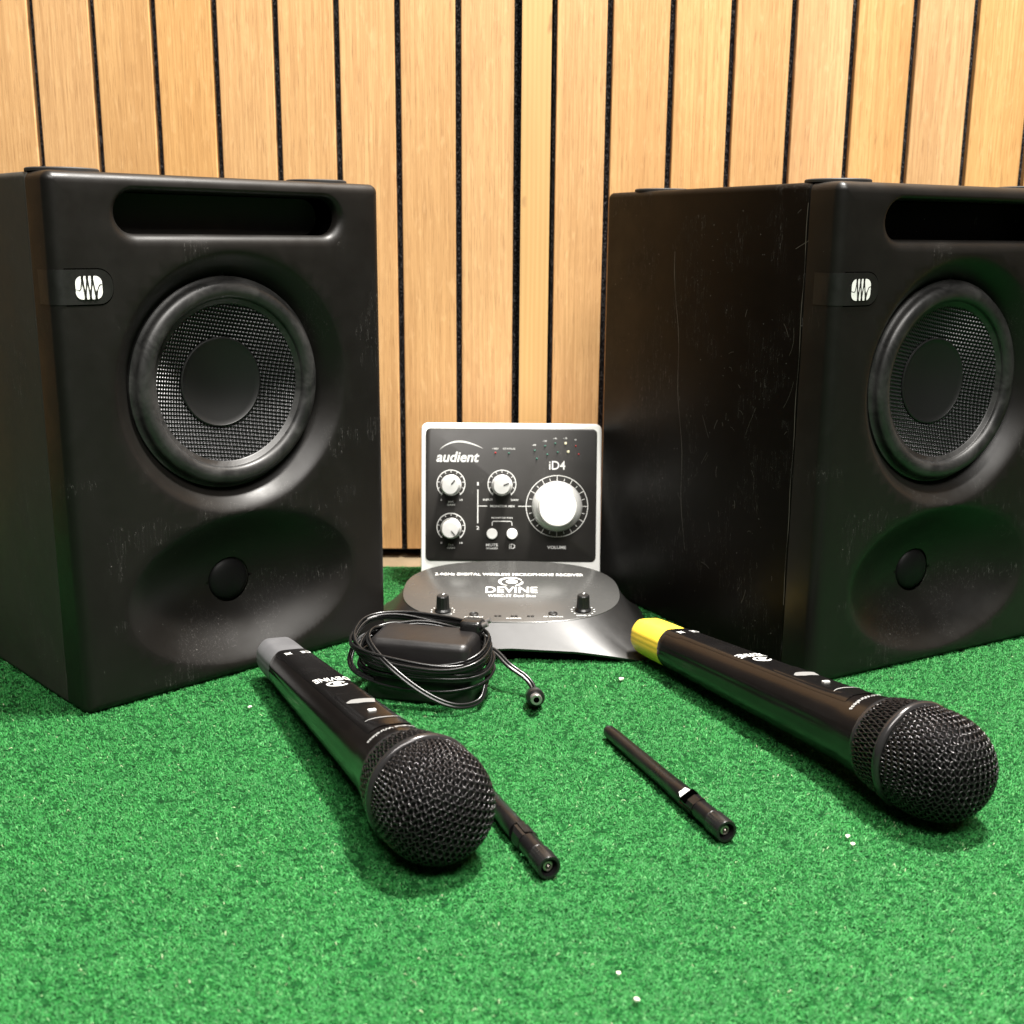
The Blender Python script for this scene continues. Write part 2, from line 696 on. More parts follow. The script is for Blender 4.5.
def baffle_mesh():
    rE, rC = .0055, .0045

    def slot_sd(x, z):
        dx = max(abs(x - SLOT[0]) - (SLOT[2] - SLOT[3]), 0)
        return math.hypot(dx, z - SLOT[1]) - SLOT[3]

    def slot_w(z):
        return .0045 - .0017 * max(-1, min(1, (z - SLOT[1]) / SLOT[3]))

    def depth(x, z):
        d = 0
        r = math.hypot(x - WC[0], z - WC[1])
        if r < .0675:
            t = min((.0675 - r) / .0125, 1)
            d = max(d, .0085 * (1 - math.sqrt(max(0, 1 - t ** 1.7))) if t < 1 else .0085)
            d = .0125 * t ** 1.35
        q = math.hypot((x - TC[0]) / .0695, (z - TC[1]) / .0415)
        if q < 1:
            e = (1 - q)
            d = d + .0215 * (1 - (q ** 2.2)) ** 1.25
        s = slot_sd(x, z)
        if s < slot_w(z):
            t = 1 - max(s, 0) / slot_w(z)
            d += .0055 * (1 - math.sqrt(max(0, 1 - t * t)))
        return d
    V, E = [], []
    D = []

    def loop(pts, dep=None):
        b = len(V)
        for k, p in enumerate(pts):
            V.append(Vector(p))
            D.append(dep if dep is not None else depth(*p))
            E.append((b + k, b + (k + 1) % len(pts)))
        return b, len(pts)
    outer = None
    for k in range(7):
        a = PI / 2 * k / 6
        e = rE * (1 - math.cos(a))
        d = rE * (1 - math.sin(a))
        lp = rrect(SW - 2 * e, SH - 2 * e, max(rC - e, .0006), 5, SW / 2, SH / 2)
        # resample long sides
        fine = []
        for i in range(len(lp)):
            p, q = lp[i], lp[(i + 1) % len(lp)]
            n = max(1, int(math.hypot(q[0] - p[0], q[1] - p[1]) / .008))
            fine += [(p[0] + (q[0] - p[0]) * j / n, p[1] + (q[1] - p[1]) * j / n) for j in range(n)]
        L = loop(fine, d)
        if k == 0:
            outer = L
    rs = [.0550] + [.0675 - .0125 * t for t in (.85, .7, .55, .42, .3, .2, .1, 0)]
    for r in rs:
        loop([(WC[0] + r * math.cos(2 * PI * k / 120), WC[1] + r * math.sin(2 * PI * k / 120)) for k in range(120)])
    rT = .0125
    loop([(TC[0] + rT * math.cos(2 * PI * k / 48), TC[1] + rT * math.sin(2 * PI * k / 48)) for k in range(48)])
    for q in (.22, .27, .33, .39, .45, .51, .57, .63, .69, .75, .81, .86, .91, .95, .98, 1.0):
        n = 110
        pts = []
        for k in range(n):
            a = 2 * PI * k / n
            p = (TC[0] + .0695 * q * math.cos(a), TC[1] + .0415 * q * math.sin(a))
            pts.append(p)
        ok = [p for p in pts if math.hypot(p[0] - WC[0], p[1] - WC[1]) > .0679 and math.hypot(p[0] - TC[0], p[1] - TC[1]) > .0131]
        for p in ok:
            V.append(Vector(p))
            D.append(depth(*p))
    for off in (0, .08, .19, .34, .52, .75, 1):
        def rr_(sn):
            return SLOT[3] + off * (.0045 - .0017 * sn)
        pts = []
        for sgn in (1, -1):
            for k in range(15):
                a = -PI / 2 + PI * k / 14 + (0 if sgn > 0 else PI)
                rr = rr_(math.sin(a))
                pts.append((SLOT[0] + sgn * (SLOT[2] - SLOT[3]) + rr * math.cos(a), SLOT[1] + rr * math.sin(a)))
            x0 = SLOT[0] + sgn * (SLOT[2] - SLOT[3])
            z0 = SLOT[1] + sgn * rr_(sgn)
            pts += [(x0 - sgn * 2 * (SLOT[2] - SLOT[3]) * j / 14, z0) for j in range(1, 14)]
        L = loop(pts)
        if off == 0:
            slot_loop = [tuple(p) for p in pts]
    x = .010
    while x < SW - .009:
        z = .010
        while z < SH - .009:
            r = math.hypot(x - WC[0], z - WC[1])
            q = math.hypot((x - TC[0]) / .0695, (z - TC[1]) / .0415)
            if r > .0685 and q > 1.03 and slot_sd(x, z) > .0070:
                V.append(Vector((x, z)))
                D.append(0)
            z += .006
        x += .006
    vo, eo, fo, ov, _, _ = delaunay_2d_cdt(V, E, [], 0, 1e-6)
    dep = []
    for i, src in enumerate(ov):
        dep.append(D[src[0]] if src else depth(vo[i].x, vo[i].y))
    g = G()
    fs = []
    for t in fo:
        cx = sum(vo[i].x for i in t) / 3
        cz = sum(vo[i].y for i in t) / 3
        if math.hypot(cx - WC[0], cz - WC[1]) < .0549 or math.hypot(cx - TC[0], cz - TC[1]) < .01245 or slot_sd(cx, cz) < -1e-5:
            continue
        fs.append(tuple(t))
    g.add([(p.x, d, p.y) for p, d in zip(vo, dep)], fs)
    # skirt wrapping back round the cabinet
    ol = [V[outer[0] + k] for k in range(outer[1])]
    g.loft([[(p.x, dd, p.y) for p in ol] for dd in (rE, .0215)] + [[(SW / 2 + (p.x - SW / 2) * .985, .0217, SH / 2 + (p.y - SH / 2) * .99) for p in ol]], 0, True, False, False)
    # tunnel behind the slot
    g.loft([[(p[0], dd, p[1]) for p in slot_loop] for dd in (.0055, .0065)], 0, True, False, False)
    g.loft([[(p[0], dd, p[1]) for p in slot_loop] for dd in (.0065, .09)], 1, True, False, True)
    # walls of the woofer and tweeter wells
    for c, r, d0, d1 in ((WC, .055, .0125, .015), (TC, .0125, depth(TC[0] + .0125, TC[1]), .026)):
        g.lathe([(r, d0), (r, d1)], 64, 'y', (c[0], 0, c[1]), 1)
    bm = bmesh.new()
    me = bpy.data.meshes.new('t')
    me.from_pydata(g.v, [], g.f)
    me.polygons.foreach_set('material_index', g.m)
    bm.from_mesh(me)
    bmesh.ops.remove_doubles(bm, verts=bm.verts, dist=1e-6)
    bm.to_mesh(me)
    g2 = G()
    g2.v = [tuple(v.co) for v in me.vertices]
    g2.f = [tuple(p.vertices) for p in me.polygons]
    g2.m = [p.material_index for p in me.polygons]
    bm.free()
    bpy.data.meshes.remove(me)
    return g2


BAF = baffle_mesh()


def front(d=-.0003):
    return lambda x, z: (x, d, z)


def make_speaker(loc, yaw, label, scratched):
    t = thing('monitor_speaker', label, 'speaker', loc, (0, 0, yaw), 'black studio monitor speakers standing upside down on the carpet')
    # cabinet: rounded box behind the baffle
    g = G()
    rings = []
    for dy, ins in ((.0217, .0012), (.0225, .0002), (.0235, 0), (SD - .002, 0), (SD - .0005, .0006), (SD, .002)):
        rings.append([(p[0], dy, p[1]) for p in rrect(SW - 2 * ins, SH - 2 * ins, .0035 - ins * .5, 5, SW / 2, SH / 2)])
    g.loft(rings)
    if scratched:
        rs = random.Random(11)
        sf = lambda y, z: (-.00012, y, z)
        long1 = [(.132 - .020 * k / 24 + .0012 * math.sin(k * .7) - (0 if k < 8 else .0), .225 - .175 * k / 24) for k in range(25)]
        ribbon(g, long1, [.00012 + .0002 * (1 + math.sin(k * 1.3)) * .5 for k in range(25)], sf, 1)
        ribbon(g, [(.0228 + .0003 * math.sin(k), .250 - .21 * k / 30) for k in range(31)], [.0001 + .00022 * (math.sin(k * .9) > -.2) for k in range(31)], sf, 1)
        for k in range(34):
            y = rs.gauss(.075, .035)
            z = rs.gauss(.125, .055)
            y = min(max(y, .03), .185)
            z = min(max(z, .02), .245)
            a = rs.gauss(PI / 2 + .15, .5)
            L = rs.choice([.003, .004, .006, .009, .016]) * rs.uniform(.5, 1.3)
            c = rs.gauss(0, .5)
            n = 7
            pts = [(y + math.cos(a + c * j / n) * L * j / n, z + math.sin(a + c * j / n) * L * j / n) for j in range(n)]
            ribbon(g, pts, rs.uniform(.00007, .0002), sf, 1)
    obj('cabinet', g, [M['vinyl_scratched_shaded' if scratched else 'vinyl'], M['scratch']], t, recalc=False)
    b = obj('baffle', BAF, [M['baffle'], M['slot']], t, angle=50)
    # woofer
    w = G()
    prof = [(.0550, .0130), (.0549, .0105), (.0530, .0098)]
    for k in range(17):
        a = PI * k / 16
        prof.append((.0481 + .0045 * math.cos(a), .0078 - .0034 * math.sin(a)))
    prof += [(.0434, .0082), (.0412, .0088), (.0406, .0100)]
    w.lathe(prof, 96, 'y', (WC[0], 0, WC[1]))
    so = obj('woofer', w, M['surround'], t, angle=60)
    c = G()
    c.lathe([(.0409, .0094), (.036, .0118), (.030, .0148), (.0232, .0178)], 96, 'y', (WC[0], 0, WC[1]))
    obj('cone', c, M['cone'], so)
    c = G()
    c.lathe([(.0236, .0174), (.0234, .0168), (.0228, .0166)] + [(.0226 * (1 - k / 9) + 1e-5, .0168 + .0035 * math.sin(PI / 2 * k / 9)) for k in range(10)], 72, 'y', (WC[0], 0, WC[1]))
    obj('dust_cap', c, M['cap'], so)
    # tweeter
    c = G()
    d0 = .0186
    c.lathe([(.0126, d0 + .0040), (.0122, d0 + .0034)] + [(.0120 * math.cos(PI / 2 * k / 10) + 1e-5, d0 + .0034 - .0046 * math.sin(PI / 2 * k / 10)) for k in range(11)], 60, 'y', (TC[0], 0, TC[1]))
    obj('tweeter', c, M['dome'], t)
    # badge wrapping round the left edge
    path = [(0 - .0003, .0150)]
    path += [(-.0003, .0110), (-.0003, .0055)]
    rE = .0055
    for k in range(1, 8):
        a = PI / 2 * k / 8
        path.append((rE - (rE + .0003) * math.cos(a), rE - (rE + .0003) * math.sin(a)))
    xs = [rE, .012, .018, .0215] + [.0215 + .0070 * math.sin(PI / 2 * k / 6) for k in range(1, 7)]
    path += [(q, -.0003) for q in xs]
    rows = []
    for px_, py_ in path:
        hh = .0079
        if px_ > .0215:
            s_ = (px_ - .0215) / .0070
            hh = .0009 + .0070 * math.sqrt(max(0, 1 - s_ * s_))
        rows.append((px_, py_, hh))
    c = G()
    zc = .2083
    vs, fs = [], []
    for a, bb, hh in rows:
        vs += [(a, bb, zc - hh), (a, bb, zc + hh), (a + .0004 * 0, bb + .0006, zc - hh), (a, bb + .0006, zc + hh)]
    for k in range(len(rows) - 1):
        i, j = 4 * k, 4 * k + 4
        fs += [(i, j, j + 1, i + 1), (i, i + 2, j + 2, j), (i + 1, j + 1, j + 3, i + 3)]
    c.add(vs, fs)
    # fine groove line round the plate
    line = [(r_[0], zc + r_[2] + .0004) for r_ in rows[10:]] + [(r_[0] , zc - r_[2] - .0004) for r_ in rows[10:][::-1]]
    ribbon(c, line, .0004, front(-.00008), 1)
    bd = obj('badge_plate', c, [M['badge'], M['slot']], t, angle=50)
    c = G()
    cx, cz = .0166, .2080
    rp = rrect(.0128, .0106, .0032, 6, cx, cz)
    c.add([(p[0], -.00055, p[1]) for p in rp], [tuple(range(len(rp)))])
    fr = front(-.0007)
    z0 = cz - .0059
    zz = [(-.0072, -.0008), (-.0054, -.0013), (-.0044, -.0006), (-.0034, .0059), (-.0021, -.0059), (-.0008, .0059), (.0006, -.0059), (.0019, .0059), (.0036, -.0059), (.0044, -.0014), (.0056, .0013), (.0070, .0017)]
    ws = [.0003, .0004, .0005, .0007, .0006, .0006, .0006, .0006, .0007, .0005, .0004, .0003]
    for (a, b2, wa) in zip(zz[:-1], zz[1:], ws):
        ribbon(c, [(cx + a[0] * .9, cz + a[1] * .9), (cx + b2[0] * .9, cz + b2[1] * .9)], wa, fr, 1)
    # pointed ends of the wave
    for k, (px_, pz_) in enumerate(zz[3:9]):
        s_ = 1 if pz_ > 0 else -1
        c.add([fr(cx + px_ * .9 - .0007, cz + pz_ * .9), fr(cx + px_ * .9 + .0007, cz + pz_ * .9), fr(cx + px_ * .9, cz + pz_ * .9 - s_ * .0050)], [(0, 1, 2)], 1)
    obj('emblem', c, [M['white_print'], M['black_print']], bd, smooth=False)
    for fx, fy in ((.018, .022), (.160, .022), (.018, .172), (.160, .172)):
        c = G()
        c.lathe([(.0165, 0), (.0165, .0012), (.0160, .0017), (.0001, .0017)], 32, 'z', (fx, fy, SH))
        obj('foot', c, M['foot'], t)
    return t


make_speaker((-.2080, .5365, .0002), .7714, 'black studio monitor behind the grey-capped microphone, its whole front showing, smooth unscratched side', False)
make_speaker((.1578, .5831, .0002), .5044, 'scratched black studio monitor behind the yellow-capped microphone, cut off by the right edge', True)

# ------------------------------------------------------------------ audio interface
TI = R(9)
t = thing('audio_interface', 'square silver audio interface with charcoal faceplate standing on its edge behind the black receiver', 'audio interface', (0, .7515, .0075), (-TI, 0, 0))
# local: x right, z up the face, y back; face centre z=0 of measurements lies at +53.2 mm
ZF = .0532
FX = -.0007
g = G()
for y, ins in ((.034, .003), (.033, .0005), (.0320, 0), (.0012, 0), (.0004, .0004), (0, .0012)):
    pass
rings = [[(p[0], y, p[1]) for p in rrect(.1200 - 2 * ins, .1062 - 2 * ins, .0045 - ins, 6, FX, ZF)] for y, ins in ((.030, .003), (.0285, .0004), (.0012, 0), (.0003, .0004), (0, .0012))]
g.loft(rings)
obj('housing', g, M['alu'], t)
g = G()
pw, ph = .1138, .0885 + .0105
# black plate (its lower end is behind the receiver)
PC = ZF + .0003
rings = [[(p[0], y, p[1]) for p in rrect(.1138 - 2 * ins, .0885 - 2 * ins, .0032, 6, FX, ZF + .0053)] for y, ins in ((-.0001, 0), (-.0006, .0001), (-.0008, .0004))]
g.loft(rings)
pl = obj('faceplate', g, M['panel'], t)


def FC(x, z):
    return (x + 0.0, -.0009, z + ZF)


def mm(*a):
    return [q / 1000 for q in a]


g = G()
# brand with swoosh
put_text(g, 'audient', -.0362, .0306, .0285, .0070, FC, bold=.022, slant=.22)
n = 24
sw = [(-.0482 + .0285 * k / n, .0352 + .0056 * math.sin(PI * (k / n) ** .8 * .93)) for k in range(n + 1)]
ribbon(g, sw, [.0001 + .0011 * math.sin(PI * k / n) ** .8 for k in range(n + 1)], FC)
put_text(g, '+48V', -.0113, .0362, .0043, .0011, FC)
put_text(g, 'STATUS', -.0023, .0362, .0080, .0011, FC)
put_text(g, 'iD4', .0298, .0255, .0108, .0058, FC, bold=.008)
for k, (x, z, s_) in enumerate(((.0143, .0388, '-48'), (.0213, .0415, '-18'), (.0281, .0433, '-6'), (.0348, .0435, '-3'), (.0418, .0425, '0'))):
    put_text(g, s_, x, z, .0026 if len(s_) > 1 else .0012, .0011, FC)
for x, z, l1, l2 in ((-.0407, .0125, 'MIC', 'GAIN'), (-.0406, -.0163, 'D.I.', 'GAIN')):
    for a in range(-45, 226, 27):
        r0, r1 = .0076, .0093
        ribbon(g, [(x + r0 * math.cos(R(a)), z + r0 * math.sin(R(a))), (x + r1 * math.cos(R(a)), z + r1 * math.sin(R(a)))], .0004, FC)
    ribbon(g, arc(x, z, .0093, -50, 230), .00055, FC)
    put_text(g, '0', x - .0064, z - .0105, .0009, .0012, FC)
    put_text(g, '10', x + .0068, z - .0105, .0020, .0012, FC)
    put_text(g, l1, x, z - .0118, .0036, .0011, FC)
    put_text(g, l2, x, z - .0138, .0052, .0012, FC, bold=.02)
x, z = -.0068, .0127
for a in range(-45, 226, 27):
    ribbon(g, [(x + .0076 * math.cos(R(a)), z + .0076 * math.sin(R(a))), (x + .0093 * math.cos(R(a)), z + .0093 * math.sin(R(a)))], .0004, FC)
ribbon(g, arc(x, z, .0093, -50, 230), .00055, FC)
put_text(g, 'INPUT', x - .0092, z - .0105, .0066, .0013, FC, bold=.02)
put_text(g, 'DAW', x + .0086, z - .0105, .0052, .0013, FC, bold=.02)
put_text(g, 'MONITOR MIX', x + .0005, -.0020, .0165, .0014, FC, bold=.02)
ribbon(g, [(-.0228, .0090), (-.0228, -.0135)], .0007, FC)
ribbon(g, [(-.0228, -.0020), (-.0165, -.0020)], .0005, FC)
ribbon(g, [(.0040, -.0020), (.0140, -.0020)], .0005, FC)
put_text(g, '1', -.0228, .0128, .0011, .0023, FC, bold=.008)
put_text(g, '2', -.0228, -.0166, .0020, .0023, FC, bold=.008)
put_text(g, 'MONITOR PAN', -.0066, -.0098, .0140, .0011, FC)
br = [(-.0132, -.0150), (-.0132, -.0132), (-.0128, -.0124), (-.0120, -.0121), (-.0012, -.0121), (-.0004, -.0124), (0, -.0132), (0, -.0150)]
ribbon(g, br, .0005, FC)
put_text(g, 'MUTE', -.0132, -.0280, .0080, .0018, FC, bold=.008)
put_text(g, 'SPEAKERS', -.0132, -.0303, .0078, .0011, FC)
put_text(g, 'iD', .0002, -.0288, .0040, .0033, FC, bold=.006)
vx, vz = .0299, -.0018
ribbon(g, arc(vx, vz, .0205, 0, 360, 90), .0005, FC)
for k in range(24):
    a = R(k * 15)
    r0, r1 = (.0168, .0205) if k % 2 == 0 else (.0172, .0190)
    ribbon(g, [(vx + r0 * math.cos(a), vz + r0 * math.sin(a)), (vx + r1 * math.cos(a), vz + r1 * math.sin(a))], .0004, FC)
put_text(g, 'VOLUME', .0300, -.0293, .0125, .0021, FC, bold=.008)
obj('printed_markings', g, M['grey_print'], pl, smooth=False, recalc=False)

leds = [(.0148, .0352, 'g'), (.0216, .0382, 'g'), (.0284, .0400, 'g'), (.0352, .0400, 'y'), (.0420, .0384, 'r'), (.0162, .0298, 'g'), (.0232, .0326, 'g'), (.0300, .0342, 'g'), (.0370, .0345, 'y'), (.0440, .0330, 'r'), (-.0113, .0335, 'r'), (-.0023, .0333, 'g')]
for x, z, c in leds:
    q = G()
    r = .0009 if c == 'y' else .0006
    q.lathe([(r, 0), (r, -.0003), (r * .6, -.0007), (1e-5, -.0008)], 12, 'y', (x, -.0008, z + ZF))
    obj('indicator_light', q, M['led_' + c], t)
for x, z, ang in ((-.0407, .0118, 50), (-.0406, -.0170, -50), (-.0068, .0120, 20)):
    q = G()
    fl = []
    prof = [(.0070, -.0008), (.0070, -.0022), (.0064, -.0030), (.0057, -.0112), (.0052, -.0122), (1e-5, -.0124)]
    q.lathe(prof, 40, 'y', (x, 0, z + ZF))
    kb = obj('gain_knob', q, M['knob'], t, angle=30)
    q = G()
    ribbon(q, [(x + .0012 * math.cos(R(ang)), z + .0012 * math.sin(R(ang))), (x + .0050 * math.cos(R(ang)), z + .0050 * math.sin(R(ang)))], .0008, lambda a, b: (a, -.01255, b + ZF))
    obj('pointer', q, M['black_print'], kb, smooth=False)
q = G()
q.lathe([(.0168, -.0008), (.0168, -.0022), (.0162, -.0034), (.0148, -.0052), (.0131, -.0062), (.0126, -.0060)], 72, 'y', (vx, 0, vz + ZF))
vk = obj('volume_knob', q, M['knob'], t, angle=28)
q = G()
q.lathe([(.0126, -.0058), (.0125, -.0150), (.0118, -.0160), (.0112, -.0161), (1e-5, -.0158)], 72, 'y', (vx, 0, vz + ZF))
obj('knob_cap', q, M['alu'], vk, angle=28)  # whiter than the dish: light on the cap put into the colour
for x in (-.0132, .0001):
    q = G()
    q.lathe([(.0036, -.0008), (.0036, -.0026), (.0032, -.0031), (1e-5, -.0032)], 28, 'y', (x, 0, -.0204 + ZF))
    obj('push_button', q, M['alu'], t, angle=30)

# ------------------------------------------------------------------ wireless receiver
t = thing('microphone_receiver', 'low black wireless microphone receiver with arched front, lying in front of the audio interface', 'receiver', (0, .677, .001))
slope = math.atan2(.0071, .102)


def PL(x, yy, off=0.0):
    """point on the tilted top plate; yy counts from its front edge"""
    return (x, .6262 - .677 + yy * math.cos(slope) - off * math.sin(slope), .0202 + yy * math.sin(slope) + off * math.cos(slope))


NA = 120


def se(a, A, B, n):
    c, s_ = math.cos(a), math.sin(a)
    return A * math.copysign(abs(c) ** (2 / n), c), B * math.copysign(abs(s_) ** (2 / n), s_)


def lift(x, y):
    k = max(0, 1 - (x / .073) ** 2)
    return .0085 * k ** .8


def skirt(u, k):
    a = 2 * PI * k / NA
    px_, py_ = se(a, .0648, .0512, 2.5)
    P = Vector(PL(px_, .0512 + py_))
    bx, by = se(a, .0832, .0607, 7.0)
    B = Vector((bx, by, lift(bx, by)))
    w_ = max(0, -math.sin(a)) ** 2          # the front is a plain bevel, the wings flare
    Cc = P.lerp(B, .42 + .08 * w_)
    Cc.z = B.z + (P.z - B.z) * (.36 + .12 * w_)
    return (1 - u) ** 2 * P + 2 * u * (1 - u) * Cc + u * u * B


rings = [[skirt(u, k) for k in range(NA)] for u in [j / 12 for j in range(13)]]
g = G()
# edge turns under
last = rings[-1]
rings.append([Vector((p.x * .99, p.y * .985, max(p.z - .0015, 0))) for p in last])
g.loft(rings, 0, True, False, False)
g.loft([[Vector((p.x * .985, p.y * .98, max(p.z - .0012, .0002))) for p in last], [Vector((p.x * .95, p.y * .90, max(p.z - .0008, .0001))) for p in last], [Vector((p.x * .95, p.y * .90, -.0005)) for p in last]], 1, True, False, True)
obj('body', g, [M['rx_body'], M['slot']], t, angle=40)
g = G()
rg = []
for sc_, off in ((1.0, -.0004), (1.0, .0003), (.992, .0006)):
    rg.append([PL(*(lambda q: (q[0] * sc_, .0512 + q[1] * sc_))(se(2 * PI * k / NA, .0650, .0513, 2.5)), off) for k in range(NA)])
g.loft(rg, 0, True, False, True)
tp = obj('top_plate', g, M['rx_top'], t, angle=40)
g = G()
PT = lambda x, y: PL(x, y, .0008)
put_text(g, '2.4GHz DIGITAL WIRELESS MICROPHONE RECEIVER', -.0015, .0765, .0925, .0044, PT, bold=.006)
put_text(g, 'DEVINE', .0001, .0497, .0312, .0100, PT, bold=.012)
put_text(g, 'WMIC-2T Dual Duo', .0003, .0398, .0285, .0038, PT, bold=.004)
ribbon(g, arc(-.0003, .0636, .0070, 20, 250, 30, .0070), [.0004 + .0016 * math.sin(PI * k / 30) for k in range(31)], PT)
ribbon(g, arc(-.0003, .0636, .0070, -70, 5, 20, .0070), [.0004 + .0014 * math.sin(PI * k / 20) for k in range(21)], PT)
disc(g, .0002, .0638, .0036, PT, ry=.0035)
obj('brand_lettering', g, M['white_print'], tp, smooth=False, recalc=False)
g = G()
put_text(g, 'AF OUTPUT', -.0213, .0062, .0110, .0014, PT)
put_text(g, 'RF STATUS', .0240, .0076, .0110, .0014, PT)
put_text(g, 'CHANNEL', .0016, .0048, .0090, .0013, PT)
put_text(g, 'LEVEL A', -.0393, .0073, .0080, .0013, PT)
put_text(g, 'LEVEL B', .0414, .0098, .0080, .0013, PT)
for x, y in ((-.0393, .0150), (.0414, .0175)):
    for a in range(-40, 221, 26):
        disc(g, x + .0066 * math.cos(R(a)), y + .0070 * math.sin(R(a)), .00045, PT, n=8)
obj('control_legends', g, M['white_print'], tp, smooth=False, recalc=False)
for x, y in ((-.0393, .0150), (.0414, .0175)):
    g = G()
    n = 36
    prof = [(.0047, .0006), (.0047, .0016), (.0039, .0026), (.0035, .0098), (.0030, .0104), (1e-5, .0104)]
    rg = []
    for r, h in prof:
        rr = []
        for k in range(n):
            a = 2 * PI * k / n
            q = r * (1 - (.07 if (k % 3 == 0 and .002 < h < .0099) else 0))
            rr.append(PL(x + q * math.cos(a), y + q * math.sin(a), h))
        rg.append(rr)
    g.loft(rg, 0, True, False, True)
    kb = obj('level_knob', g, M['black_gloss'], t, angle=25)
    g = G()
    ribbon(g, [(x, y + .0006), (x + .0008, y + .0028)], .0008, lambda a, b: PL(a, b, .0106))
    obj('pointer', g, M['white_print'], kb, smooth=False)
for x, y in ((-.0213, .0105), (.0239, .0122)):
    g = G()
    g.loft([[PL(x + r * math.cos(2 * PI * k / 24), y + r * math.sin(2 * PI * k / 24), h) for k in range(24)] for r, h in ((.0027, .0004), (.0027, .0011), (.0023, .0013), (.0019, .0009))])
    obj('push_button', g, M['black_gloss'], t)
for x in (-.0076, .0017, .0110):
    for dx in (-.0011, .0011):
        g = G()
        g.loft([[PL(x + dx + r * math.cos(2 * PI * k / 12), .0080 + r * math.sin(2 * PI * k / 12), h) for k in range(12)] for r, h in ((.0009, .0004), (.0009, .0010), (.0005, .0012))])
        obj('indicator_light', g, M['black_gloss'], t)


# ------------------------------------------------------------------ handheld microphones
def mic_axis(s):
    """radius of the body at s"""
    P_ = [(0.0, .0110), (.028, .0119), (.06, .0131), (.10, .0145), (.14, .0158), (.165, .0170), (.1785, .0188)]
    for (a, ra), (b, rb) in zip(P_[:-1], P_[1:]):
        if s <= b:
            t_ = max(0, (s - a) / (b - a))
            return ra + (rb - ra) * t_
    return P_[-1][1]


def body_pt(s, phi, off=0.0):
    """phi measured from +y; 90 deg = top"""
    r = mic_axis(s)
    flat = 1 - min(1, max(0, (s - .150) / .022))       # flattened top fades out near the grille
    c, s_ = math.cos(phi), math.sin(phi)
    rr = r
    if s_ > 0:
        lim = (.86 + .14 * (1 - flat))
        cand = r * lim / max(s_, 1e-3)
        k = .0012
        # smooth minimum
        h = max(0, min(1, .5 + .5 * (rr - cand) / k))
        rr = rr * (1 - h) + cand * h - k * h * (1 - h)
    # side facet between top shell and lower shell
    d = abs(((phi + PI / 2) % PI) - PI / 2)
    rr -= .0006 * flat * math.exp(-((d - .12) / .05) ** 2)
    rr += off
    return (s, rr * c, rr * s_)


def top_map(off):
    """lateral x (to the mic's left is +y), axial a -> surface"""
    def fn(y, s):
        r = mic_axis(s)
        phi = PI / 2 - y / r * 1.0
        # mapping keeps lateral distance on the flat
        phi = math.atan2(r * .88, y) if abs(y) < r * .8 else phi
        return body_pt(s, phi, off)
    return fn


def catmull(P, n):
    out = []
    for i in range(len(P) - 1):
        p0, p1, p2, p3 = P[max(i - 1, 0)], P[i], P[i + 1], P[min(i + 2, len(P) - 1)]
        for k in range(n):
            t_ = k / n
            out.append(tuple(.5 * ((2 * b) + (-a + c) * t_ + (2 * a - 5 * b + 4 * c - d) * t_ ** 2 + (-a + 3 * b - 3 * c + d) * t_ ** 3) for a, b, c, d in zip(p0, p1, p2, p3)))
    out.append(P[-1])
    return out


S0, S1, S2, S3 = .1785, .1945, .1985, .2285       # grille start, ring, ring end, tip
RR = .0222


